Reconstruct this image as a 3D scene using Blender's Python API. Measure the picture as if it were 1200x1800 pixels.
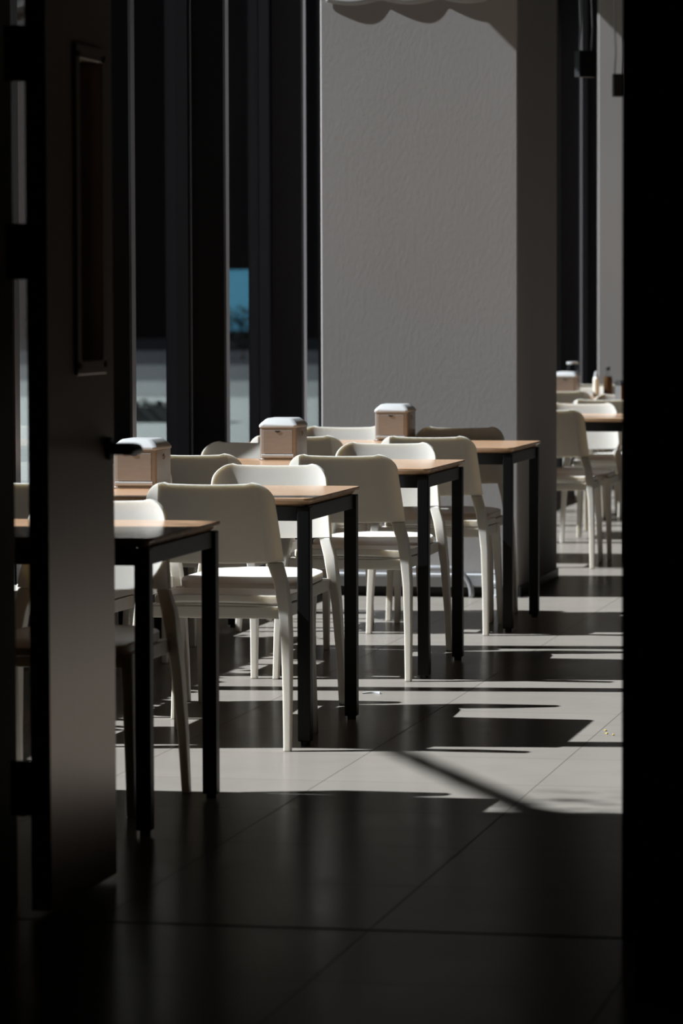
import bpy, bmesh, math, random
from mathutils import Vector, Matrix

random.seed(4)
for o in list(bpy.data.objects):
    bpy.data.objects.remove(o, do_unlink=True)
scene = bpy.context.scene
COL = scene.collection

# ------------------------------------------------------------------ camera
F, CAM_H = 6500.0, 1.33
YAW, PITCH, ROLL = math.radians(11.55), math.atan(366 / 6500.0), 0.0033
fw = Vector((-math.sin(YAW) * math.cos(PITCH), math.cos(YAW) * math.cos(PITCH), -math.sin(PITCH)))
rt = Vector((math.cos(YAW), math.sin(YAW), 0.0))
up = rt.cross(fw)
r2 = rt * math.cos(ROLL) - up * math.sin(ROLL)
u2 = up * math.cos(ROLL) + rt * math.sin(ROLL)
cam = bpy.data.cameras.new('camera')
cam_o = bpy.data.objects.new('camera', cam)
COL.objects.link(cam_o)
m = Matrix((r2, u2, -fw)).transposed().to_4x4()
m.translation = Vector((0, 0, CAM_H))
cam_o.matrix_world = m
cam.sensor_fit = 'VERTICAL'
cam.sensor_height = 36.0
cam.lens = F / 1800.0 * 36.0
cam.clip_start, cam.clip_end = 0.05, 600
cam.dof.use_dof = True
cam.dof.focus_distance = 12.3
cam.dof.aperture_fstop = 5.6
scene.camera = cam_o

# ------------------------------------------------------------------ light
vs = scene.view_settings
vs.view_transform = 'Standard'
vs.look = 'None'
vs.gamma = 1.0
vs.use_curve_mapping = False
vs.exposure = 0.0

SUN_AZ, SUN_EL = math.radians(7.0), math.radians(45.0)
to_sun = Vector((-math.cos(SUN_EL) * math.cos(SUN_AZ), -math.cos(SUN_EL) * math.sin(SUN_AZ), math.sin(SUN_EL)))
sun = bpy.data.lights.new('sun', 'SUN')
sun.energy = 14.4
sun.angle = math.radians(0.53)
sun.color = (0.90, 0.98, 1.07)
sun_o = bpy.data.objects.new('sun', sun)
COL.objects.link(sun_o)
sun_o.location = to_sun * 30
sun_o.rotation_euler = to_sun.to_track_quat('Z', 'Y').to_euler()

world = bpy.data.worlds.new('world')
scene.world = world
world.use_nodes = True
wn = world.node_tree
wn.nodes.clear()
w_out = wn.nodes.new('ShaderNodeOutputWorld')
w_bg = wn.nodes.new('ShaderNodeBackground')
w_sky = wn.nodes.new('ShaderNodeTexSky')
w_sky.sky_type = 'NISHITA'
w_sky.sun_disc = False
w_sky.sun_elevation = SUN_EL
w_sky.sun_rotation = math.atan2(to_sun.x, to_sun.y)
w_bg.inputs['Strength'].default_value = 0.006
wn.links.new(w_sky.outputs[0], w_bg.inputs['Color'])
wn.links.new(w_bg.outputs[0], w_out.inputs['Surface'])


# ------------------------------------------------------------------ materials
def new_mat(name):
    mt = bpy.data.materials.new(name)
    mt.use_nodes = True
    nt = mt.node_tree
    return mt, nt, nt.nodes['Principled BSDF']


def mat(name, color, rough=0.5, metal=0.0, spec=0.5, var=0.08, scale=14.0, bump=0.0, bscale=120.0, stretch=(1, 1, 1)):
    """Procedural surface: base colour gently varied by noise, optional fine bump."""
    mt, nt, p = new_mat(name)
    tc = nt.nodes.new('ShaderNodeTexCoord')
    mp = nt.nodes.new('ShaderNodeMapping')
    mp.inputs['Scale'].default_value = stretch
    nz = nt.nodes.new('ShaderNodeTexNoise')
    nz.inputs['Scale'].default_value = scale
    nz.inputs['Detail'].default_value = 4
    rp = nt.nodes.new('ShaderNodeMapRange')
    rp.inputs['To Min'].default_value = 1.0 - var
    rp.inputs['To Max'].default_value = 1.0 + var
    mx = nt.nodes.new('ShaderNodeVectorMath')
    mx.operation = 'SCALE'
    mx.inputs[0].default_value = color
    nt.links.new(tc.outputs['Object'], mp.inputs['Vector'])
    nt.links.new(mp.outputs[0], nz.inputs['Vector'])
    nt.links.new(nz.outputs['Fac'], rp.inputs['Value'])
    nt.links.new(rp.outputs[0], mx.inputs['Scale'])
    nt.links.new(mx.outputs[0], p.inputs['Base Color'])
    p.inputs['Roughness'].default_value = rough
    p.inputs['Metallic'].default_value = metal
    p.inputs['Specular IOR Level'].default_value = spec
    if bump:
        n2 = nt.nodes.new('ShaderNodeTexNoise')
        n2.inputs['Scale'].default_value = bscale
        n2.inputs['Detail'].default_value = 5
        b = nt.nodes.new('ShaderNodeBump')
        b.inputs['Strength'].default_value = bump
        b.inputs['Distance'].default_value = 0.01
        nt.links.new(mp.outputs[0], n2.inputs['Vector'])
        nt.links.new(n2.outputs['Fac'], b.inputs['Height'])
        nt.links.new(b.outputs[0], p.inputs['Normal'])
    return mt


def floor_mat():
    mt, nt, p = new_mat('porcelain_floor_tile')
    N, L = nt.nodes.new, nt.links.new
    geo = N('ShaderNodeNewGeometry')
    sep = N('ShaderNodeSeparateXYZ')
    L(geo.outputs['Position'], sep.inputs[0])

    def math_n(op, a, b=None, c=None):
        n = N('ShaderNodeMath')
        n.operation = op
        for i, v in enumerate((a, b, c)):
            if v is None:
                continue
            if isinstance(v, (int, float)):
                n.inputs[i].default_value = v
            else:
                L(v, n.inputs[i])
        return n.outputs[0]
    tx = math_n('DIVIDE', math_n('ADD', sep.outputs['X'], 60.0 - 0.292), 0.6)
    ty = math_n('DIVIDE', math_n('ADD', sep.outputs['Y'], 60.0 - 0.455), 0.6)
    dx = math_n('ABSOLUTE', math_n('SUBTRACT', math_n('FRACT', math_n('ADD', tx, 0.5)), 0.5))
    dy = math_n('ABSOLUTE', math_n('SUBTRACT', math_n('FRACT', math_n('ADD', ty, 0.5)), 0.5))
    d = math_n('MINIMUM', dx, dy)
    grout = math_n('LESS_THAN', d, 0.0030)
    cmb = N('ShaderNodeCombineXYZ')
    L(math_n('FLOOR', tx), cmb.inputs[0])
    L(math_n('FLOOR', ty), cmb.inputs[1])
    wnz = N('ShaderNodeTexWhiteNoise')
    L(cmb.outputs[0], wnz.inputs['Vector'])
    nz = N('ShaderNodeTexNoise')
    nz.inputs['Scale'].default_value = 5.0
    nz.inputs['Detail'].default_value = 6
    L(geo.outputs['Position'], nz.inputs['Vector'])
    v = math_n('ADD', math_n('MULTIPLY', wnz.outputs['Value'], 0.05), math_n('MULTIPLY', nz.outputs['Fac'], 0.12))
    val = math_n('ADD', v, 0.90)
    sc = N('ShaderNodeVectorMath')
    sc.operation = 'SCALE'
    sc.inputs[0].default_value = (0.222, 0.196, 0.167)
    L(val, sc.inputs['Scale'])
    mx = N('ShaderNodeMix')
    mx.data_type = 'RGBA'
    mx.inputs['B'].default_value = (0.105, 0.09, 0.075, 1)
    L(grout, mx.inputs['Factor'])
    L(sc.outputs[0], mx.inputs['A'])
    L(mx.outputs['Result'], p.inputs['Base Color'])
    rn = math_n('ADD', math_n('ADD', math_n('MULTIPLY', nz.outputs['Fac'], 0.10), 0.17), math_n('MULTIPLY', grout, 0.5))
    L(rn, p.inputs['Roughness'])
    p.inputs['Specular IOR Level'].default_value = 0.009
    p.inputs['Specular Tint'].default_value = (1.0, 0.90, 0.80, 1)
    bp = N('ShaderNodeBump')
    bp.inputs['Strength'].default_value = 0.5
    bp.inputs['Distance'].default_value = 0.002
    L(math_n('SUBTRACT', 1.0, grout), bp.inputs['Height'])
    L(bp.outputs[0], p.inputs['Normal'])
    return mt


def wood_mat():
    mt, nt, p = new_mat('warm_wood_laminate')
    N, L = nt.nodes.new, nt.links.new
    tc = N('ShaderNodeTexCoord')
    mp = N('ShaderNodeMapping')
    mp.inputs['Scale'].default_value = (1.2, 16.0, 16.0)
    nz = N('ShaderNodeTexNoise')
    nz.inputs['Scale'].default_value = 3.0
    nz.inputs['Detail'].default_value = 7
    nz.inputs['Distortion'].default_value = 0.6
    cr = N('ShaderNodeValToRGB')
    cr.color_ramp.elements[0].position = 0.3
    cr.color_ramp.elements[0].color = (0.44, 0.255, 0.145, 1)
    cr.color_ramp.elements[1].position = 0.72
    cr.color_ramp.elements[1].color = (0.66, 0.405, 0.235, 1)
    L(tc.outputs['Object'], mp.inputs['Vector'])
    L(mp.outputs[0], nz.inputs['Vector'])
    L(nz.outputs['Fac'], cr.inputs['Fac'])
    L(cr.outputs['Color'], p.inputs['Base Color'])
    p.inputs['Roughness'].default_value = 0.16
    return mt


def glass_mat(name, tint=(0.885, 0.885, 0.88)):
    """Thin architectural glass: tinted transmission plus Fresnel mirror reflection."""
    mt = bpy.data.materials.new(name)
    mt.use_nodes = True
    nt = mt.node_tree
    nt.nodes.clear()
    N, L = nt.nodes.new, nt.links.new
    out = N('ShaderNodeOutputMaterial')
    mix = N('ShaderNodeMixShader')
    tr = N('ShaderNodeBsdfTransparent')
    tr.inputs['Color'].default_value = (*tint, 1)
    gl = N('ShaderNodeBsdfGlossy')
    gl.inputs['Roughness'].default_value = 0.02
    # Schlick reflectance, the same from both sides of the pane
    geo = N('ShaderNodeNewGeometry')
    dot = N('ShaderNodeVectorMath')
    dot.operation = 'DOT_PRODUCT'
    L(geo.outputs['Normal'], dot.inputs[0])
    L(geo.outputs['Incoming'], dot.inputs[1])
    prev = dot.outputs['Value']
    for op, v0, v1 in (('ABSOLUTE', None, None), ('SUBTRACT', 1.0, None), ('POWER', None, 5.0), ('MULTIPLY', None, 0.96), ('ADD', None, 0.04)):
        n = N('ShaderNodeMath')
        n.operation = op
        if v0 is not None:
            n.inputs[0].default_value = v0
            L(prev, n.inputs[1])
        else:
            L(prev, n.inputs[0])
            if v1 is not None:
                n.inputs[1].default_value = v1
        prev = n.outputs[0]
    L(prev, mix.inputs[0])
    L(tr.outputs[0], mix.inputs[1])
    L(gl.outputs[0], mix.inputs[2])
    L(mix.outputs[0], out.inputs['Surface'])
    return mt


def plastic_mat():
    """White moulded polypropylene, slightly translucent."""
    mt = mat('white_moulded_plastic', (0.64, 0.597, 0.53), 0.42, var=0.03, scale=30, bump=0.05, bscale=500)
    p = mt.node_tree.nodes['Principled BSDF']
    p.inputs['Subsurface Weight'].default_value = 0.65
    p.inputs['Subsurface Radius'].default_value = (1.0, 0.92, 0.76)
    p.inputs['Subsurface Scale'].default_value = 0.025
    return mt


M = {
    'floor': floor_mat(),
    'wood': wood_mat(),
    'plastic': plastic_mat(),
    'glass': glass_mat('window_glass'),
    'black_steel': mat('black_powder_coated_steel', (0.005, 0.0048, 0.005), 0.42, 0.0, 0.25, 0.15, 40, 0.05, 300),
    'black_plastic': mat('black_plastic', (0.012, 0.012, 0.012), 0.5),
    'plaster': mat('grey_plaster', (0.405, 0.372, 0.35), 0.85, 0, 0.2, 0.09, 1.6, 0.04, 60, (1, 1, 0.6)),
    'dark_wall': mat('dark_painted_wall', (0.032, 0.029, 0.027), 0.8, 0, 0.3, 0.1, 3, 0.1, 60),
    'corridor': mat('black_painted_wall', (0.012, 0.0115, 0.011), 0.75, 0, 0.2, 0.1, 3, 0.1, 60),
    'ceiling': mat('dark_ceiling_paint', (0.035, 0.03, 0.026), 0.9, 0, 0.2, 0.08, 2),
    'fin': mat('anthracite_aluminium', (0.011, 0.0095, 0.0105), 0.5, 0.0, 0.12, 0.1, 8, 0.03, 200),
    'alu': mat('brushed_aluminium', (0.24, 0.235, 0.25), 0.36, 1.0, 0.5, 0.06, 10, 0.02, 200, (1, 1, 0.1)),
    'steel': mat('brushed_stainless_steel', (0.40, 0.345, 0.305), 0.34, 0.6, 0.4, 0.12, 16, 0.06, 90, (1, 1, 6)),
    'steel_lid': mat('satin_steel_lid', (0.46, 0.455, 0.44), 0.5, 0.1, 0.5, 0.05, 20),
    'door': mat('beige_door_laminate', (0.72, 0.55, 0.44), 0.32, 0.35, 0.6, 0.06, 5, 0.01, 80, (6, 6, 0.5)),
    'dark_trim': mat('dark_door_trim', (0.02, 0.018, 0.017), 0.5, 0, 0.4),
    'iron': mat('blackened_hinge_steel', (0.012, 0.011, 0.011), 0.45, 0.4),
    'pale_duct': mat('pale_grey_trunking', (0.42, 0.42, 0.42), 0.5, 0, 0.4, 0.05),
    'pipe': mat('grey_steel_pipe', (0.42, 0.42, 0.43), 0.35, 0.5, 0.5, 0.1),
    'skirting': mat('black_skirting', (0.015, 0.014, 0.014), 0.5),
    'paper': mat('white_paper', (0.5, 0.49, 0.48), 0.8, 0, 0.2, 0.05, 20),
    'wire': mat('steel_wire', (0.6, 0.6, 0.6), 0.35, 0.7),
    'bounce_cut': mat('dark_bounce_cut', (0.03, 0.022, 0.016), 0.95, 0, 0.1, 0.4, 12, 0.6, 25),
    'paving': mat('pale_concrete_paving', (0.25, 0.268, 0.248), 0.85, 0, 0.0, 0.08, 0.6),
    'ground_grey': mat('grey_ground', (0.145, 0.156, 0.148), 0.85, 0, 0.0, 0.15, 0.5),
    'ground_mid': mat('mid_grey_ground', (0.065, 0.07, 0.07), 0.9, 0, 0.0, 0.2, 0.5),
    'ground_dark': mat('dark_grey_ground', (0.024, 0.026, 0.028), 0.9, 0, 0.0, 0.2, 0.5),
    'ground_darkest': mat('near_black_ground', (0.004, 0.0042, 0.005), 0.9, 0, 0.0, 0.2, 0.5),
    'cladding': mat('dark_facade_cladding', (0.006, 0.006, 0.007), 0.9, 0, 0.0, 0.15, 0.4),
    'blue': mat('pale_blue_board', (0.05, 0.20, 0.285), 0.5, 0, 0.3, 0.12, 1.2),
    'stone': mat('dark_stone_planter', (0.05, 0.055, 0.053), 0.8, 0, 0.2, 0.15),
    'hedge': mat('hedge_leaf', (0.018, 0.026, 0.02), 0.8, 0, 0.1, 0.3, 6),
    'bark': mat('grey_bark', (0.12, 0.09, 0.07), 0.9, 0, 0.1, 0.3, 9, 0.5, 20),
    'leaf': mat('green_leaf', (0.06, 0.12, 0.03), 0.6, 0, 0.3, 0.3, 9),
    'sauce': mat('brown_sauce', (0.07, 0.035, 0.012), 0.25, 0, 0.5, 0.2, 20),
    'cream': mat('cream_plastic_bottle', (0.75, 0.73, 0.62), 0.4, 0, 0.4),
    'brown': mat('brown_panel', (0.16, 0.07, 0.035), 0.4, 0, 0.4),
    'alu_bright': mat('bright_aluminium', (0.6, 0.61, 0.63), 0.35, 1.0),
    'clear': glass_mat('clear_jar_glass', (0.9, 0.92, 0.93)),
    'kraft': mat('beige_paper_napkins', (0.55, 0.45, 0.36), 0.8, 0, 0.2),
    'yellow': mat('yellow_crumb', (0.55, 0.42, 0.10), 0.8),
    'chip': mat('dark_grit', (0.03, 0.025, 0.02), 0.8),
}


# ------------------------------------------------------------------ helpers
def add_box(bm, lo, hi):
    x0, y0, z0 = lo
    x1, y1, z1 = hi
    v = [bm.verts.new(p) for p in ((x0, y0, z0), (x1, y0, z0), (x1, y1, z0), (x0, y1, z0),
                                   (x0, y0, z1), (x1, y0, z1), (x1, y1, z1), (x0, y1, z1))]
    for f in ((3, 2, 1, 0), (4, 5, 6, 7), (0, 1, 5, 4), (1, 2, 6, 5), (2, 3, 7, 6), (3, 0, 4, 7)):
        bm.faces.new([v[i] for i in f])


def add_loft(bm, rings, cap=True, close=True):
    """Skin successive rings (equal length lists of points)."""
    vr = [[bm.verts.new(p) for p in r] for r in rings]
    n = len(vr[0])
    for a, b in zip(vr, vr[1:]):
        for i in range(n if close else n - 1):
            bm.faces.new((a[i], a[(i + 1) % n], b[(i + 1) % n], b[i]))
    if cap:
        bm.faces.new(list(reversed(vr[0])))
        bm.faces.new(vr[-1])


def ring_rect(c, wx, wy):
    return [(c[0] - wx / 2, c[1] - wy / 2, c[2]), (c[0] + wx / 2, c[1] - wy / 2, c[2]),
            (c[0] + wx / 2, c[1] + wy / 2, c[2]), (c[0] - wx / 2, c[1] + wy / 2, c[2])]


def ring_round(w, d, r, z, n=5, cx=0.0, cy=0.0):
    """Rounded rectangle outline at height z."""
    pts = []
    for sx, sy, a0 in ((1, -1, -90), (1, 1, 0), (-1, 1, 90), (-1, -1, 180)):
        for k in range(n + 1):
            a = math.radians(a0 + 90.0 * k / n)
            pts.append((cx + sx * (w / 2 - r) + r * math.cos(a), cy + sy * (d / 2 - r) + r * math.sin(a), z))
    return pts


def ring_circle(c, r, n=20):
    return [(c[0] + r * math.cos(2 * math.pi * k / n), c[1] + r * math.sin(2 * math.pi * k / n), c[2]) for k in range(n)]


def add_tube(bm, pts, r, n=10):
    pts = [Vector(p) for p in pts]
    rr = r if isinstance(r, (list, tuple)) else [r] * len(pts)
    rings = []
    ref = None
    for i, p in enumerate(pts):
        t = (pts[min(i + 1, len(pts) - 1)] - pts[max(i - 1, 0)]).normalized()
        if ref is None:
            ref = Vector((0, 0, 1)) if abs(t.z) < 0.9 else Vector((1, 0, 0))
        a = (ref - t * ref.dot(t)).normalized()
        ref = a
        b = t.cross(a)
        rings.append([tuple(p + a * rr[i] * math.cos(2 * math.pi * k / n) + b * rr[i] * math.sin(2 * math.pi * k / n)) for k in range(n)])
    add_loft(bm, rings)


def obj(name, bm, material, parent=None, smooth=False, bevel=0.0, seg=2, angle=35):
    bmesh.ops.recalc_face_normals(bm, faces=bm.faces)
    me = bpy.data.meshes.new(name)
    bm.to_mesh(me)
    bm.free()
    me.materials.append(material)
    o = bpy.data.objects.new(name, me)
    COL.objects.link(o)
    if parent:
        o.parent = parent
    if smooth:
        for p in me.polygons:
            p.use_smooth = True
    if bevel:
        b = o.modifiers.new('bevel', 'BEVEL')
        b.width = bevel
        b.segments = seg
        b.limit_method = 'ANGLE'
        b.angle_limit = math.radians(angle)
        b.harden_normals = True
        for p in me.polygons:
            p.use_smooth = True
    return o


def box_obj(name, lo, hi, material, parent=None, bevel=0.0):
    bm = bmesh.new()
    add_box(bm, lo, hi)
    return obj(name, bm, material, parent, bevel=bevel)


def thing(name, label, cat, loc=(0, 0, 0), rz=0.0, group=None):
    o = bpy.data.objects.new(name, None)
    COL.objects.link(o)
    o.empty_display_size = 0.1
    o.location = loc
    o.rotation_euler = (0, 0, rz)
    return tag(o, label, cat, group)


def tag(o, label, cat, group=None):
    o['label'] = label
    o['category'] = cat
    if group:
        o['group'] = group
    return o


def struct(o, label=None):
    o['kind'] = 'structure'
    if label:
        o['label'] = label
    return o


def dup(src, loc, rz, label, group=None):
    def cp(o, parent):
        c = o.copy()
        COL.objects.link(c)
        c.parent = parent
        for ch in list(o.children):
            cp(ch, c)
        return c
    r = cp(src, None)
    r.location = loc
    r.rotation_euler = (0, 0, rz)
    r['label'] = label
    if group:
        r['group'] = group
    return r


# ------------------------------------------------------------------ layout constants
XG = -3.87              # glass plane of the window wall
HEAD = 3.95             # underside of the window lintel
CEIL = 4.35
YW0 = 9.10              # the glazing starts here, solid wall before it
BAY = 1.585
SILL = 0.40
DOOR_Y = 7.75           # far face of the doorway wall
FAR_Y = 34.0

# ------------------------------------------------------------------ structure
struct(box_obj('floor', (-4.05, -1.6, -0.2), (7.0, FAR_Y, 0.0), M['floor']))
struct(box_obj('ceiling', (-4.05, DOOR_Y, CEIL), (7.0, FAR_Y, CEIL + 0.2), M['ceiling']))
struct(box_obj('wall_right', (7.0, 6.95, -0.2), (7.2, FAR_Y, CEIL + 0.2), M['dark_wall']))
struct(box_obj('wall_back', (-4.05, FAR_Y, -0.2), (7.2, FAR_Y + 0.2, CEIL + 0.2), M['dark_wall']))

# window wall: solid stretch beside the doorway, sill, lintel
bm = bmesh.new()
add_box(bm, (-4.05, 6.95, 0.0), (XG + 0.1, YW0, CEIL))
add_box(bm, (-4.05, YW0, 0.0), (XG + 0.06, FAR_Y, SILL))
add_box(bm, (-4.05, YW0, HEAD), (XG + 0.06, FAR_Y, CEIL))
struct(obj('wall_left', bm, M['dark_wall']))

# window bays with mullion and deep fin between them
nb = int((FAR_Y - 0.3 - YW0) / BAY)
FIN_Y = [YW0 + 0.05 + BAY * k for k in range(nb + 1)]
for k in range(nb):
    y0, y1 = FIN_Y[k] + 0.06, FIN_Y[k + 1] - 0.06
    w = bpy.data.objects.new('window_%d' % (k + 1), None)
    COL.objects.link(w)
    w.location = (XG, (y0 + y1) / 2, SILL)
    struct(w)
    hy = (y1 - y0) / 2
    box_obj('glass', (-0.004, -hy, 0.0), (0.004, hy, HEAD - SILL), M['glass'], w)
    bm = bmesh.new()
    add_box(bm, (-0.035, -hy, 0.0), (0.035, hy, 0.05))
    add_box(bm, (-0.035, -hy, HEAD - SILL - 0.05), (0.035, hy, HEAD - SILL))
    obj('frame', bm, M['fin'], w)
for k, y in enumerate(FIN_Y):
    t = bpy.data.objects.new('trim_%d' % (k + 1), None)
    COL.objects.link(t)
    t.location = (XG, y, 0)
    struct(t)
    box_obj('mullion', (-0.05, -0.06, SILL), (0.05, 0.06, HEAD), M['fin'], t)
    box_obj('fin', (0.06, -0.03, 0.0), (0.200, 0.03, CEIL), M['fin'], t)
    box_obj('edge_cap', (0.200, -0.03, 0.0), (0.210, 0.03, CEIL), M['alu'], t)

# plaster columns
for k, y in enumerate((16.55, 26.1)):
    c = bpy.data.objects.new('column', None)
    COL.objects.link(c)
    c.location = (-3.02, y, 0)
    struct(c, ('grey plaster column behind the fourth table from the camera', 'grey plaster column at the far right edge of the view')[k])
    box_obj('shaft', (-0.455, 0.0, 0.0), (0.455, 1.22, CEIL), M['plaster'], c, bevel=0.008)
    bm = bmesh.new()
    add_box(bm, (-0.467, -0.012, 0.0), (0.467, 0.0, 0.045))
    add_box(bm, (0.455, 0.0, 0.0), (0.462, 1.227, 0.045))
    obj('skirting', bm, M['skirting'], c)

# doorway wall, corridor on the camera's side
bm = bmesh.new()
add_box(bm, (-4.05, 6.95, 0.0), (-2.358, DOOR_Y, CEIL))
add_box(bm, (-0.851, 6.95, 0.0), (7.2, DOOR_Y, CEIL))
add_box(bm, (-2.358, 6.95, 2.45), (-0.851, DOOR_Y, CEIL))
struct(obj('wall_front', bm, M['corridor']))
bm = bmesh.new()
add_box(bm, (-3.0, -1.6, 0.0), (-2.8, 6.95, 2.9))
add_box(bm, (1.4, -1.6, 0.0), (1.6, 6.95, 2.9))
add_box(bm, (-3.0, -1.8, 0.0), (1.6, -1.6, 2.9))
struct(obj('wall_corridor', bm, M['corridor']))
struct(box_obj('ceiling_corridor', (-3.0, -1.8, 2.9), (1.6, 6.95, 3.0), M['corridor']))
# door frame lining
bm = bmesh.new()
add_box(bm, (-0.964, 7.62, 0.0), (-0.851, 7.80, 2.45))
add_box(bm, (-2.358, 7.62, 0.0), (-2.325, 7.80, 2.45))
add_box(bm, (-2.325, 7.62, 2.40), (-0.964, 7.80, 2.45))
struct(obj('trim_door_frame', bm, M['dark_trim'], bevel=0.004))
struct(box_obj('trim_threshold', (-2.325, 7.653, 0.0), (-0.964, 7.658, 0.0015), M['dark_trim']))

# narrow door leaf swung open into the room
door = bpy.data.objects.new('door_1', None)
COL.objects.link(door)
door.location = (-2.22, 7.70, 0)
struct(door, 'narrow beige door leaf swung open with slim vision panel')
LW, LT, LH = 0.545, 0.045, 2.36
PY0, PY1, PZ0, PZ1 = 0.23, 0.45, 1.185, 1.895
bm = bmesh.new()
add_box(bm, (-LT, 0.0, 0.012), (0.0, PY0, LH))
add_box(bm, (-LT, PY1, 0.012), (0.0, LW, LH))
add_box(bm, (-LT, PY0, 0.012), (0.0, PY1, PZ0))
add_box(bm, (-LT, PY0, PZ1), (0.0, PY1, LH))
obj('leaf', bm, M['door'], door)
bm = bmesh.new()
for lo, hi in (((-LT - 0.006, PY0 - 0.012, PZ0), (0.008, PY0 + 0.02, PZ1)), ((-LT - 0.006, PY1 - 0.02, PZ0), (0.008, PY1 + 0.012, PZ1)),
               ((-LT - 0.006, PY0 - 0.012, PZ0 - 0.012), (0.008, PY1 + 0.012, PZ0 + 0.02)),
               ((-LT - 0.006, PY0 - 0.012, PZ1 - 0.02), (0.008, PY1 + 0.012, PZ1 + 0.012))):
    add_box(bm, lo, hi)
vp = obj('vision_panel_frame', bm, M['door'], door, bevel=0.003)
box_obj('pane', (-LT / 2 - 0.004, PY0 + 0.02, PZ0 + 0.02), (-LT / 2 + 0.004, PY1 - 0.02, PZ1 - 0.02), M['glass'], vp)
# lever handle near the free edge
bm = bmesh.new()
rings = []
for x, r in ((0.0, 0.027), (0.007, 0.027), (0.010, 0.024)):
    rings.append([(x, 0.492 + r * math.cos(a * math.pi / 10), 1.0 + r * math.sin(a * math.pi / 10)) for a in range(20)])
add_loft(bm, rings)
hnd = obj('handle_rose', bm, M['iron'], door, smooth=False)
bm = bmesh.new()
add_tube(bm, [(0.008, 0.492, 1.0), (0.052, 0.492, 1.0), (0.068, 0.486, 1.0), (0.075, 0.472, 1.0), (0.077, 0.405, 1.0), (0.074, 0.36, 1.0)],
         [0.014, 0.014, 0.0135, 0.013, 0.012, 0.010], 12)
obj('handle_lever', bm, M['iron'], hnd, smooth=True)
for zc in (0.28, 1.445, 1.87):
    bm = bmesh.new()
    add_box(bm, (-0.09, -0.004, zc - 0.06), (-0.004, 0.0, zc + 0.06))
    add_tube(bm, [(-0.063, -0.006, zc - 0.06), (-0.063, -0.006, zc + 0.06)], 0.011, 12)
    obj('hinge', bm, M['iron'], door)

# pipe, trunking and valve along the foot of the nearer column
bm = bmesh.new()
add_box(bm, (-3.46, 16.49, 0.045), (-2.70, 16.535, 0.105))
tag(obj('cable_trunking', bm, M['pale_duct'], bevel=0.006), 'pale grey trunking box fixed along the foot of the nearer column', 'trunking')
bm = bmesh.new()
pts = [(-3.46, 16.472, 0.132), (-2.88, 16.472, 0.132)]
for k in range(1, 9):
    a = math.radians(90 - 90 * k / 8)
    pts.append((-2.88 + 0.115 * math.cos(a), 16.472 - 0.01 * k / 8, 0.017 + 0.115 * math.sin(a)))
pts.append((-2.765, 16.462, 0.0))
add_tube(bm, pts, 0.013, 12)
tag(obj('bent_pipe', bm, M['pipe'], smooth=True), 'grey pipe running along the column foot and bending down to the floor', 'pipe')
t = thing('pipe_valve', 'short white valve pipe standing by the right corner of the nearer column', 'valve', (-2.655, 16.50, 0))
bm = bmesh.new()
add_loft(bm, [ring_circle((0, 0, z), r, 14) for z, r in ((0, .02), (.01, .02), (.012, .013), (.045, .013), (.05, .02), (.07, .02), (.075, .014), (.105, .014), (.11, .019), (.125, .019))])
obj('valve_body', bm, M['pale_duct'], t)
bm = bmesh.new()
add_tube(bm, [(0, -0.012, 0.06), (0, -0.035, 0.06)], 0.006, 8)
add_tube(bm, [(-0.018, -0.035, 0.06), (0.018, -0.035, 0.06)], 0.006, 8)
obj('valve_tap', bm, M['pipe'], t)

# scalloped white paper sheet hanging on the column
bm = bmesh.new()
rows = []
NX, NZ = 60, 8
for j in range(NZ + 1):
    row = []
    for i in range(NX + 1):
        u = i / NX
        x = -3.445 + 0.74 * u
        lobe = abs(math.sin(math.pi * (u * 2.75 + 0.05)))
        z = 2.86 - (0.158 + 0.022 * lobe) * j / NZ
        y = 16.548 - 0.0055 * (j / NZ) ** 2 * lobe - 0.001 * j / NZ
        row.append(bm.verts.new((x, y, z)))
    rows.append(row)
for a, b in zip(rows, rows[1:]):
    for i in range(NX):
        bm.faces.new((a[i], a[i + 1], b[i + 1], b[i]))
po = obj('paper_bunting', bm, M['paper'], smooth=True)
sm = po.modifiers.new('solid', 'SOLIDIFY')
sm.thickness = 0.002
tag(po, 'white scalloped paper sheet fixed high on the front of the nearer column', 'bunting')

# ------------------------------------------------------------------ outdoors
struct(box_obj('ground', (-7.6, -30, -0.4), (-4.05, 32, -0.10), M['bounce_cut']), 'unseen dark strip added just outside the windows to cut bounce light')  # added out of view, kept dark to cut bounce light into the room
for y0, y1, mname, lab in ((-30, 56, 'paving', 'pale paving outside the windows'), (56, 68, 'ground_grey', 'grey ground strip beyond the pale paving'),
                           (68, 86, 'ground_mid', 'darker grey ground beyond the grey strip'), (86, 112, 'ground_dark', 'dark grey ground far outside'),
                           (112, 150, 'ground_darkest', 'near-black ground far beyond the windows')):
    struct(box_obj('ground', (-140, y0, -0.42), (-4.05, y1, -0.12), M[mname]), lab)  # slab colour steps darker with distance
b = thing('building', 'dark building far outside beyond the window wall', 'building', (-25, 152, -0.12))
box_obj('facade', (-90, 0, 0), (60, 6, 22), M['cladding'], b)
box_obj('roof_edge', (-90.3, -0.4, 22), (60.3, 6.4, 22.4), M['cladding'], b)
t = thing('notice_board', 'pale blue board standing outside the second visible window', 'board', (-22.3, 95, -0.12), math.radians(-25))
box_obj('board_panel', (-0.75, -0.03, 0.75), (0.75, 0.03, 2.35), M['blue'], t)
for sx in (-0.6, 0.6):
    box_obj('post', (sx - 0.04, 0.031, 0.0), (sx + 0.04, 0.11, 2.2), M['black_steel'], t)
t = thing('shrub', 'dark shrub added in front of the pale blue board to darken its lower part', 'shrub', (-21.75, 93.6, -0.12))  # added to darken the lower part of the board
bm = bmesh.new()
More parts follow.
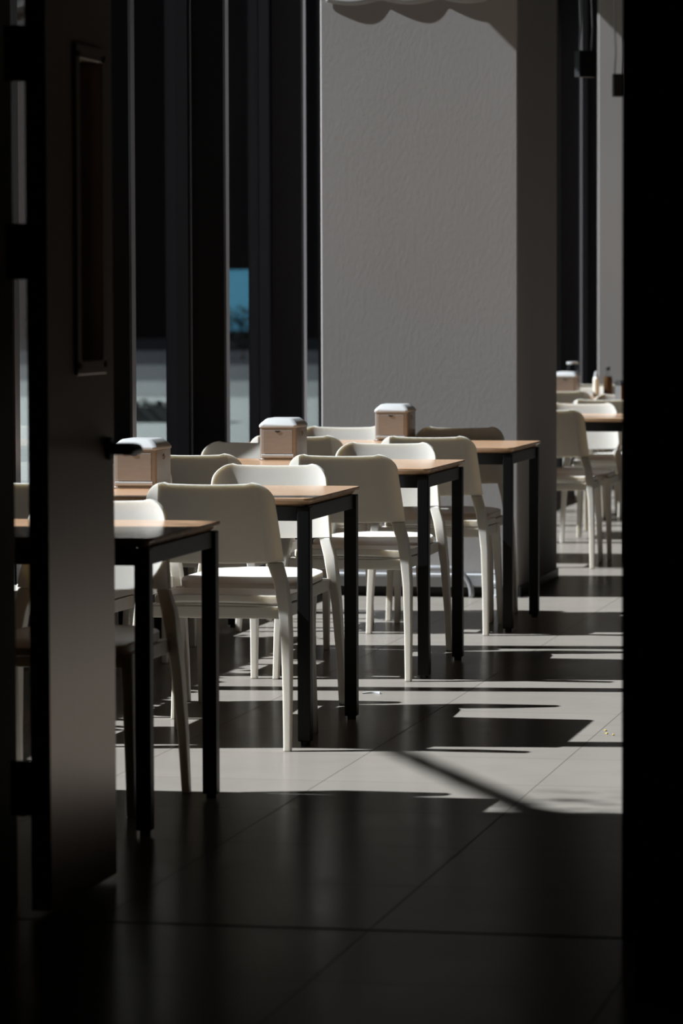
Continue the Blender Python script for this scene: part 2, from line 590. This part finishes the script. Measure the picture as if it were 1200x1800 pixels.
add_tube(bm, [(0, 0, 0), (0.03, 0.02, 0.6)], [0.04, 0.02], 8)
obj('stem', bm, M['bark'], t)
bm = bmesh.new()
for k in range(700):
    d = Vector((random.gauss(0, 1), random.gauss(0, 1), random.gauss(0, 1))).normalized() * random.random() ** 0.4
    x, y, z = 0.55 * d.x, 0.45 * d.y, 0.85 + 0.62 * d.z
    a, e, s_ = random.uniform(0, 6.28), random.uniform(-0.8, 0.8), random.uniform(0.08, 0.16)
    dx, dy = math.cos(a), math.sin(a)
    bm.faces.new([bm.verts.new((x + s_ * p * dx - q * s_ * dy, y + s_ * p * dy + q * s_ * dx, z + s_ * e * p)) for p, q in ((0, 0), (0.5, 0.3), (1, 0), (0.5, -0.3))])
obj('foliage', bm, M['hedge'], t)
t = thing('planter', 'low dark planter added for the dark streak on the paving outside the first visible window', 'planter', (-11.1, 44.2, -0.12))  # added for a dark streak lying across the paving
box_obj('trough', (-1.3, -0.25, 0.0), (0.6, 0.25, 0.18), M['stone'], t)
bm = bmesh.new()
for k in range(1500):
    x, y, z = random.uniform(-1.28, 0.58), random.uniform(-0.23, 0.23), random.uniform(0.12, 0.24)
    a, e, s = random.uniform(0, 6.28), random.uniform(-0.5, 0.9), random.uniform(0.04, 0.08)
    dx, dy = math.cos(a), math.sin(a)
    vv = [bm.verts.new((x + s * p * dx - q * s * dy, y + s * p * dy + q * s * dx, z + s * e * p)) for p, q in ((0, 0), (0.5, 0.3), (1, 0), (0.5, -0.3))]
    bm.faces.new(vv)
obj('foliage', bm, M['hedge'], t)


# clipped hedge right outside: its top edge shades the floor strip along the windows
t = thing('hedge', 'clipped dark hedge just outside the nearer windows', 'hedge', (-4.62, 11.75, -0.10))
HL, HW, HH = 2.5, 0.25, 1.50
bm = bmesh.new()
nx_, nz_ = 60, 14
for k in range(2600):
    side = random.random()
    if side < 0.4:
        x, y, z = random.uniform(-HW, HW), random.uniform(-HL, HL), HH - random.uniform(0.02, 0.10)
    else:
        x, y, z = random.choice((-1, 1)) * random.uniform(HW - 0.07, HW), random.uniform(-HL, HL), random.uniform(0.05, HH)
    a, e, s_ = random.uniform(0, 6.28), random.uniform(-0.7, 0.2), random.uniform(0.05, 0.09)
    dx, dy = math.cos(a), math.sin(a)
    bm.faces.new([bm.verts.new((x + s_ * p * dx - q * s_ * dy, y + s_ * p * dy + q * s_ * dx, z + s_ * e * p)) for p, q in ((0, 0), (0.5, 0.35), (1, 0), (0.5, -0.35))])
obj('foliage', bm, M['hedge'], t)
bm = bmesh.new()
add_loft(bm, [ring_round(2 * HW - 0.1, 2 * HL - 0.1, 0.08, 0.0), ring_round(2 * HW - 0.08, 2 * HL - 0.08, 0.08, HH - 0.08), ring_round(2 * HW - 0.12, 2 * HL - 0.12, 0.06, HH - 0.03)])
obj('inner_growth', bm, M['hedge'], t)


def along(p, tt):
    return Vector(p) + to_sun * tt


# a slender street tree outside: its branch throws the soft diagonal shadow on the floor
A = along((-2.02, 10.74, 0), 7.5)
B = along((-1.40, 9.45, 0), 7.5)
D0 = B + (B - A) * 0.45
base = Vector((D0.x - 0.2, 7.2, -0.12))
tree = thing('street_tree', 'slender tree outside whose branch shades the sunlit floor', 'tree', base)
bm = bmesh.new()
add_tube(bm, [(0, 0, 0), (0.05, 0.1, 2.2), (-0.05, 0.2, 4.5), tuple(D0 - base), (0.4, 0.3, D0.z + 1.5)], [0.12, 0.10, 0.08, 0.06, 0.02], 10)
obj('trunk', bm, M['bark'], tree, smooth=True)
bm = bmesh.new()
add_tube(bm, [tuple(D0 - base), tuple(B - base), tuple((A + B) / 2 - base ), tuple(A - base), tuple(A + (A - B) * 0.12 - base)], [0.05, 0.042, 0.038, 0.034, 0.006], 8)
obj('branch', bm, M['bark'], tree, smooth=True)
bm = bmesh.new()
for k in range(46):
    c = along((-1.40 + random.gauss(-0.03, 0.09), 9.47 + random.gauss(0.06, 0.10), 0), 7.5) - base if k < 30 else \
        along((random.uniform(-1.45, -1.2), random.uniform(9.7, 10.0), 0), 8.2) - base
    a, e, s = random.uniform(0, 6.28), random.uniform(-0.8, 0.5), random.uniform(0.07, 0.13) * (1 if k < 30 else 0.5)
    dx, dy = math.cos(a), math.sin(a)
    vv = [bm.verts.new((c.x + s * p * dx - q * s * dy, c.y + s * p * dy + q * s * dx, c.z + s * e * p)) for p, q in ((0, 0), (0.4, 0.2), (1, 0), (0.4, -0.2))]
    bm.faces.new(vv)
lf = obj('leaves', bm, M['leaf'], tree)
lf['kind'] = 'stuff'


# ------------------------------------------------------------------ chair
def chair_backrest():
    bm = bmesh.new()
    nv = 10
    CREASE = 0.80
    zb, r = 0.562, 0.055
    th = 0.017

    def pt(u, v, back):
        hw_top, hw_bot = 0.186, 0.211
        z_full = 0.800
        xt = u * hw_top
        d = abs(xt) - (hw_top - r)
        zt = z_full - 0.006 * (1 - u * u)
        if d > 0:
            zt = z_full - r + math.sqrt(max(r * r - d * d, 0.0)) * 0.999 + 0.0008
        z0 = zb - 0.006 * (1 - u * u)
        z = z0 + (zt - z0) * v
        f = (z - zb) / (z_full - zb)
        hw = hw_bot + (hw_top - hw_bot) * f
        x = u * hw
        w = max(abs(u) - CREASE, 0.0) / (1 - CREASE)
        if not back:
            return (x, -0.212 - 0.050 * f + 0.012 * u * u + 0.026 * abs(u) ** 5, z)
        y = -0.212 - 0.050 * f + 0.012 * min(abs(u), CREASE) ** 2 * 0.6 + 0.036 * w
        sx = 1 if u > 0 else -1
        return (x + sx * th * 0.35 * w, y - th + 0.001 * w, z)
    inner = [CREASE * (-1 + 2 * i / 20) for i in range(21)]
    side = [CREASE + (1 - CREASE) * math.sin(math.pi / 2 * i / 8) for i in range(1, 9)]
    us = [-q for q in reversed(side)] + inner + side
    nu = len(us) - 1
    fr = [[bm.verts.new(pt(u, j / nv, False)) for u in us] for j in range(nv + 1)]
    bk = [[bm.verts.new(pt(u, j / nv, True)) for u in us] for j in range(nv + 1)]
    for j in range(nv):
        for i in range(nu):
            bm.faces.new((fr[j][i], fr[j][i + 1], fr[j + 1][i + 1], fr[j + 1][i]))
            bm.faces.new((bk[j][i + 1], bk[j][i], bk[j + 1][i], bk[j + 1][i + 1]))
        for i in (8, nu - 8):
            bm.edges.get((bk[j][i], bk[j + 1][i])).smooth = False
        for i in (0, nu):
            bm.faces.new((fr[j][i], fr[j + 1][i], bk[j + 1][i], bk[j][i]))
    for i in range(nu):
        bm.faces.new((fr[0][i + 1], fr[0][i], bk[0][i], bk[0][i + 1]))
        bm.faces.new((fr[nv][i], fr[nv][i + 1], bk[nv][i + 1], bk[nv][i]))
    return bm


def chair_seat():
    bm = bmesh.new()
    nx, ny = 16, 16

    def pt(a, b, low):
        # rounded-square domain
        hw = 0.200 + 0.014 * (b + 1) / 2
        x, y = a * hw, 0.022 + b * 0.222
        k = max(abs(a), abs(b))
        ra = 0.14 * (abs(a) * abs(b)) ** 5
        x *= 1 - ra
        y = 0.022 + (y - 0.022) * (1 - ra)
        dip = 0.011 * (1 - a * a) * (1 - b * b)
        front = 0.020 * max(b - 0.55, 0) ** 2 / 0.2
        z = 0.459 - dip - front - 0.006 * a * a + 0.010 * max(-b - 0.6, 0)
        if low:
            z = z - 0.028 if k < 0.999 else z - 0.024
        return (x, y, z)
    S = lambda i, n: -1 + 2 * i / n
    tp = [[bm.verts.new(pt(S(i, nx), S(j, ny), False)) for i in range(nx + 1)] for j in range(ny + 1)]
    lo = [[bm.verts.new(pt(S(i, nx), S(j, ny), True)) for i in range(nx + 1)] for j in range(ny + 1)]
    for j in range(ny):
        for i in range(nx):
            bm.faces.new((tp[j][i], tp[j][i + 1], tp[j + 1][i + 1], tp[j + 1][i]))
            bm.faces.new((lo[j][i + 1], lo[j][i], lo[j + 1][i], lo[j + 1][i + 1]))
    for i in range(nx):
        bm.faces.new((tp[0][i + 1], tp[0][i], lo[0][i], lo[0][i + 1]))
        bm.faces.new((tp[ny][i], tp[ny][i + 1], lo[ny][i + 1], lo[ny][i]))
    for j in range(ny):
        bm.faces.new((tp[j][0], tp[j + 1][0], lo[j + 1][0], lo[j][0]))
        bm.faces.new((tp[j + 1][nx], tp[j][nx], lo[j][nx], lo[j + 1][nx]))
    return bm


def make_chair(label):
    t = thing('dining_chair', label, 'chair')
    P = M['plastic']
    obj('seat', chair_seat(), P, t, bevel=0.006, seg=3, angle=40)
    obj('backrest', chair_backrest(), P, t, bevel=0.004, seg=2, angle=50)
    # frame rail that carries the seat
    bm = bmesh.new()
    o_, i_ = 0.020, 0.0
    rail = []
    for z, inset in ((0.428, 0.0), (0.388, 0.004)):
        pass
    add_loft(bm, [[(-0.205, -0.196, 0.389), (0.205, -0.196, 0.389), (0.205, -0.196, 0.426), (-0.205, -0.196, 0.426)],
                  [(-0.205, -0.176, 0.392), (0.205, -0.176, 0.392), (0.205, -0.176, 0.426), (-0.205, -0.176, 0.426)]])
    add_loft(bm, [[(-0.190, 0.200, 0.384), (0.190, 0.200, 0.384), (0.190, 0.200, 0.418), (-0.190, 0.200, 0.418)],
                  [(-0.190, 0.220, 0.384), (0.190, 0.220, 0.384), (0.190, 0.220, 0.412), (-0.190, 0.220, 0.412)]])
    for s in (-1, 1):
        add_loft(bm, [[(s * 0.212, -0.176, 0.389), (s * 0.192, -0.176, 0.389), (s * 0.192, -0.176, 0.427), (s * 0.212, -0.176, 0.427)],
                      [(s * 0.208, 0.200, 0.384), (s * 0.188, 0.200, 0.384), (s * 0.188, 0.200, 0.424), (s * 0.208, 0.200, 0.424)]])
    obj('seat_frame', bm, P, t, bevel=0.003)
    for s in (-1, 1):
        # rear leg runs up to the underside of the backrest wing
        bm = bmesh.new()
        prof = [((0.239, -0.252, 0.0), 0.022, 0.028), ((0.236, -0.234, 0.16), 0.025, 0.036), ((0.229, -0.208, 0.34), 0.029, 0.050),
                ((0.220, -0.196, 0.43), 0.034, 0.056), ((0.209, -0.198, 0.50), 0.038, 0.044)]
        rings = [ring_rect((s * c[0], c[1], c[2]), wx, wy) for c, wx, wy in prof]
        top = [(0.170, -0.221, 0.5595), (0.214, -0.196, 0.5605), (0.211, -0.174, 0.5605), (0.170, -0.202, 0.5595)]
        top = [(s * x, y, z) for x, y, z in top]
        rings.append(top if s > 0 else [top[1], top[0], top[3], top[2]])
        add_loft(bm, rings)
        obj('leg', bm, P, t, bevel=0.004)
        bm = bmesh.new()
        prof = [((0.218, 0.236, 0.0), 0.022, 0.024), ((0.212, 0.225, 0.20), 0.026, 0.030), ((0.204, 0.208, 0.37), 0.032, 0.036), ((0.202, 0.203, 0.426), 0.034, 0.038)]
        add_loft(bm, [ring_rect((s * c[0], c[1], c[2]), wx, wy) for c, wx, wy in prof])
        obj('leg', bm, P, t, bevel=0.004)
    return t


# ------------------------------------------------------------------ table
TX, TL, TW, TH = -2.905, 1.20, 0.755, 0.748


def make_table(label):
    t = thing('dining_table', label, 'table')
    bm = bmesh.new()
    add_loft(bm, [ring_round(TL - 0.05, TW - 0.05, 0.010, 0.7225), ring_round(TL - 0.006, TW - 0.006, 0.022, 0.738),
                  ring_round(TL, TW, 0.025, 0.741), ring_round(TL, TW, 0.025, 0.7465), ring_round(TL - 0.003, TW - 0.003, 0.0235, 0.748)])
    obj('tabletop', bm, M['wood'], t)
    hx, hy = TL / 2 - 0.028, TW / 2 - 0.024
    bm = bmesh.new()
    for sy in (-1, 1):
        add_box(bm, (-hx + 0.02, sy * hy - 0.012, 0.678), (hx - 0.02, sy * hy + 0.012, 0.7225))
    for sx in (-1, 1):
        add_box(bm, (sx * hx - 0.012, -hy + 0.02, 0.678), (sx * hx + 0.012, hy - 0.02, 0.7225))
    obj('apron', bm, M['black_steel'], t, bevel=0.002)
    for sx in (-1, 1):
        for sy in (-1, 1):
            bm = bmesh.new()
            add_box(bm, (sx * hx - 0.02, sy * hy - 0.02, 0.012), (sx * hx + 0.02, sy * hy + 0.02, 0.7222))
            lg = obj('leg', bm, M['black_steel'], t, bevel=0.004)
            bm = bmesh.new()
            add_loft(bm, [ring_circle((sx * hx, sy * hy, 0.0), 0.014, 14), ring_circle((sx * hx, sy * hy, 0.013), 0.014, 14)])
            obj('foot', bm, M['black_plastic'], lg)
    return t


# ------------------------------------------------------------------ napkin dispenser (origin at base centre, front towards -Y)
def make_dispenser(label):
    t = thing('napkin_dispenser', label, 'napkin dispenser')
    W, D, HB = 0.142, 0.196, 0.122
    bm = bmesh.new()
    add_loft(bm, [ring_round(W, D, 0.012, 0.006), ring_round(W, D, 0.012, HB)])
    obj('body', bm, M['steel'], t, bevel=0.002)
    bm = bmesh.new()
    add_loft(bm, [ring_round(W + 0.006, D + 0.006, 0.014, HB), ring_round(W + 0.006, D + 0.006, 0.014, HB + 0.008),
                  ring_round(W - 0.006, D - 0.006, 0.016, HB + 0.017), ring_round(W - 0.036, D - 0.036, 0.016, HB + 0.031),
                  ring_round(W - 0.048, D - 0.048, 0.014, HB + 0.034)])
    obj('lid', bm, M['steel_lid'], t, smooth=False, bevel=0.0015)
    bm = bmesh.new()
    add_loft(bm, [ring_round(W + 0.010, D + 0.010, 0.014, 0.0), ring_round(W + 0.010, D + 0.010, 0.014, 0.004), ring_round(W, D, 0.012, 0.0065)])
    obj('base_plate', bm, M['steel'], t)
    for s in (-1, 1):
        y = s * D / 2
        bm = bmesh.new()
        add_box(bm, (-0.056, min(y, y + s * 0.004), 0.026), (0.056, max(y, y + s * 0.004), 0.112))
        fp = obj('face_plate', bm, M['steel'], t, bevel=0.0015)
        bm = bmesh.new()
        y2 = y + s * 0.0042
        pts = [(0.011 * math.cos(math.pi + math.pi * k / 10), y2, 0.1105 + 0.007 * math.sin(math.pi + math.pi * k / 10)) for k in range(11)]
        pts2 = [(p[0], y2 + s * 0.001, p[2]) for p in pts]
        add_loft(bm, [pts, pts2])
        obj('finger_notch', bm, M['dark_trim'], fp)
        bm = bmesh.new()
        add_box(bm, (-0.062, min(y, y + s * 0.009), 0.012), (0.062, max(y, y + s * 0.009), 0.022))
        obj('lower_lip', bm, M['steel_lid'], t, bevel=0.002)
    bm = bmesh.new()
    x0 = W / 2
    R = [[(x0 + dx, r * math.cos(2 * math.pi * k / 16), 0.098 + r * math.sin(2 * math.pi * k / 16)) for k in range(16)] for dx, r in ((0.0, 0.009), (0.003, 0.009), (0.003, 0.006), (0.001, 0.006))]
    add_loft(bm, R)
    obj('lock', bm, M['steel'], t)
    return t


# ------------------------------------------------------------------ placing the rows
ROWS = [9.295, 11.215, 13.225, 15.14, 19.00, 20.92, 22.84, 24.76]      # table centres
ORD = ['nearest', 'second', 'third', 'fourth', 'fifth', 'sixth', 'seventh', 'eighth']
TABLE_LABEL = [
    'wood-topped table with black steel legs nearest the camera, half hidden by the door',
    'wood-topped table with black legs second from the camera, under the first napkin dispenser',
    'wood-topped table with black legs third from the camera, under the middle napkin dispenser',
    'wood-topped table with black legs directly in front of the grey column',
    'wood-topped table just beyond the grey column, its end cut by the black doorway',
    'wood-topped table beyond the column carrying the brown and silver napkin holder',
    'wood-topped table beyond the column carrying the sauce bottles',
    'farthest wood-topped table beyond the column, last of the row',
]
tab = make_table(TABLE_LABEL[0])
tab.location = (TX, ROWS[0], 0)
for i in range(1, 8):
    dup(tab, (TX, ROWS[i], 0), 0, TABLE_LABEL[i], 'dining tables in one row along the windows')
tab['group'] = 'dining tables in one row along the windows'

GROUP = 'white plastic chairs along the table row'
RIGHT_N, LEFT_N = -2.60, -3.165
WHERE = ['table nearest the camera', 'second table from the camera', 'third table from the camera', 'table in front of the grey column',
         'table just beyond the column', 'table with the brown napkin holder', 'table with the sauce bottles', 'farthest table']
# row, x, y of rear legs, facing (+1 looks away from camera, -1 looks at camera), which side
PLACES = [
    (1, -2.592, 10.70, 1, 'right'), (1, -3.150, 10.72, 1, 'left'),
    (2, -2.607, 12.765, 1, 'right'), (2, -3.165, 12.775, 1, 'left'),
    (3, -2.630, 14.59, 1, 'right'), (3, -3.175, 14.60, 1, 'left'),
    (4, -2.710, 18.35, 1, 'right'),
    (5, -2.66, 20.30, 1, 'right'),
    (6, -2.66, 22.25, 1, 'right'), (6, -3.20, 22.25, 1, 'left'),
    (7, -2.66, 24.15, 1, 'right'), (7, -3.20, 24.15, 1, 'left'),
    (0, -2.665, 9.74, -1, 'right'),
    (1, -2.680, 11.97, -1, 'right'), (1, -3.215, 11.99, -1, 'left'),
    (2, -2.655, 13.89, -1, 'right'), (2, -3.200, 13.92, -1, 'left'),
    (3, -2.685, 15.68, -1, 'right'), (3, -3.200, 15.70, -1, 'left'),
    (4, -2.680, 19.47, -1, 'right'),
    (5, -2.68, 21.45, -1, 'right'),
    (6, -2.68, 23.30, -1, 'right'), (6, -3.22, 23.30, -1, 'left'),
]
proto = None
for row, x, y, fc, side in PLACES:
    if fc > 0:
        lab = 'white chair seen from behind at the %s, %s seat' % (WHERE[row], side)
    else:
        lab = 'white chair facing us behind the %s, %s seat' % (WHERE[row], side)
    loc = (x, y + fc * 0.252, 0)
    rz = (0.0 if fc > 0 else math.pi) + random.uniform(-0.02, 0.02)
    if proto is None:
        proto = make_chair(lab)
        proto.location = loc
        proto.rotation_euler = (0, 0, rz)
        proto['group'] = GROUP
    else:
        dup(proto, loc, rz, lab, GROUP)

Z = TH
GD = 'steel napkin dispensers on the tables'
d0 = make_dispenser('steel napkin dispenser beside the door handle on the second table')
d0.location = (-2.982, 11.42, Z)
d0['group'] = GD
dup(d0, (-2.990, 13.55, Z), 0, 'steel napkin dispenser on the third table, against the dark window fin', GD)
dup(d0, (-2.930, 15.49, Z), 0, 'steel napkin dispenser on the fourth table, in front of the grey column', GD)
dup(d0, (-3.235, 22.86, Z), 0, 'steel napkin dispenser beside the sauce bottles, with a clear jar on top', GD)
# a different holder: silver sides, brown front, dark rounded lid
t = thing('napkin_holder', 'brown and silver napkin holder with dark lid at the black doorway edge', 'napkin holder', (-2.61, 21.02, Z), math.radians(25))
box_obj('body', (-0.075, -0.06, 0.004), (0.075, 0.06, 0.115), M['alu_bright'], t, bevel=0.004)
box_obj('front_panel', (-0.07, -0.064, 0.008), (0.07, -0.06, 0.112), M['brown'], t, bevel=0.001)
box_obj('side_panel', (0.075, -0.056, 0.008), (0.079, 0.056, 0.112), M['brown'], t, bevel=0.001)
box_obj('base_plate', (-0.08, -0.068, 0.0), (0.083, 0.065, 0.004), M['black_plastic'], t)
bm = bmesh.new()
rings = []
for x in (-0.08, 0.083):
    rings.append([(x, 0.066 * math.cos(math.pi * k / 12), 0.1155 + 0.026 * math.sin(math.pi * k / 12)) for k in range(13)])
add_loft(bm, rings)
obj('lid', bm, M['black_plastic'], t, bevel=0.002)

# sauce bottles
t = thing('sauce_bottle', 'brown sauce bottle with black cap on the table beyond the column', 'bottle', (-2.985, 22.90, Z))
bm = bmesh.new()
add_loft(bm, [ring_circle((0, 0, z), r, 20) for z, r in ((0, .026), (.004, .028), (.10, .028), (.125, .024))])
obj('bottle_body', bm, M['sauce'], t, smooth=False)
bm = bmesh.new()
add_loft(bm, [ring_circle((0, 0, z), r, 20) for z, r in ((.125, .024), (.15, .012), (.165, .011))])
obj('bottle_neck', bm, M['clear'], t)
bm = bmesh.new()
add_loft(bm, [ring_circle((0, 0, z), r, 20) for z, r in ((.163, .0135), (.183, .0135), (.186, .011))])
obj('cap', bm, M['black_plastic'], t)
t = thing('sauce_bottle', 'slim cream-coloured sauce bottle left of the brown one', 'bottle', (-3.048, 22.82, Z))
bm = bmesh.new()
add_loft(bm, [ring_circle((0, 0, z), r, 20) for z, r in ((0, .019), (.003, .02), (.11, .02), (.125, .013))])
obj('bottle_body', bm, M['cream'], t)
bm = bmesh.new()
add_loft(bm, [ring_circle((0, 0, z), r, 20) for z, r in ((.125, .013), (.14, .012), (.16, .005))])
obj('cap', bm, M['pale_duct'], t)
# jar standing on the farthest dispenser and a maroon holder beside it
t = thing('glass_jar', 'small clear jar standing on the napkin dispenser near the sauce bottles', 'jar', (-3.20, 22.86, Z + 0.1565))
bm = bmesh.new()
add_loft(bm, [ring_circle((0, 0, z), r, 20) for z, r in ((0, .036), (.003, .04), (.042, .04), (.046, .036))])
obj('jar_body', bm, M['clear'], t)
bm = bmesh.new()
add_loft(bm, [ring_circle((0, 0, z), r, 20) for z, r in ((.046, .038), (.058, .038), (.060, .035))])
obj('lid', bm, M['steel_lid'], t)

# hanging boxes on wires near the right-hand windows
for k, (x, y, z, w, h, rz, lab) in enumerate(((-2.595, 19.0, 2.49, 0.10, 0.135, 40, 'small dark box hanging on two wires beside the grey column, larger of two'),
                                              (-2.805, 22.0, 2.555, 0.068, 0.135, 20, 'small dark box hanging on wires by the black doorway edge, smaller of two'))):
    t = thing('hanging_box', lab, 'hanging box', (x, y, z), math.radians(rz), 'dark boxes hung on wires')
    box_obj('box', (-w / 2, -0.025, 0), (w / 2, 0.025, h), M['black_plastic'], t, bevel=0.003)
    for s in (-1, 1):
        bm = bmesh.new()
        add_tube(bm, [(s * w * 0.36, 0, h - 0.002), (s * w * 0.36 + 0.008, 0, h + 0.12), (s * w * 0.36, 0, h + 0.3), (s * w * 0.34, 0, CEIL - z)], 0.0045, 8)
        obj('wire', bm, M['wire'], t)

# litter on the floor
bm = bmesh.new()
for a, b in (((-0.03, 0.0), (0.03, 0.02)),):
    rings = []
    for k in range(9):
        s = k / 8
        x, y = a[0] + (b[0] - a[0]) * s, a[1] + 0.02 * math.sin(3.0 * s)
        rings.append([(x, y - 0.006, 0.0006), (x, y + 0.006, 0.0006), (x, y + 0.006, 0.003 + 0.004 * s), (x, y - 0.006, 0.003 + 0.004 * s)])
    add_loft(bm, rings)
o = obj('paper_scrap', bm, M['paper'])
o.location = (-2.42, 12.34, 0)
tag(o, 'tiny curled white paper scrap lying on the sunlit floor', 'litter')
for k, (x, y) in enumerate(((-1.475, 11.30), (-1.452, 11.27), (-1.49, 11.38))):
    bm = bmesh.new()
    bmesh.ops.create_icosphere(bm, subdivisions=1, radius=0.0042)
    for v in bm.verts:
        v.co.x *= random.uniform(0.7, 1.6)
        v.co.z *= 0.6
    zmin = min(v.co.z for v in bm.verts)
    for v in bm.verts:
        v.co.z -= zmin
    o = obj('crumb', bm, M['yellow'])
    o.location = (x, y, 0)
    tag(o, 'yellow crumb on the sunlit floor tiles near the right doorway edge', 'crumb', 'yellow crumbs on the floor')
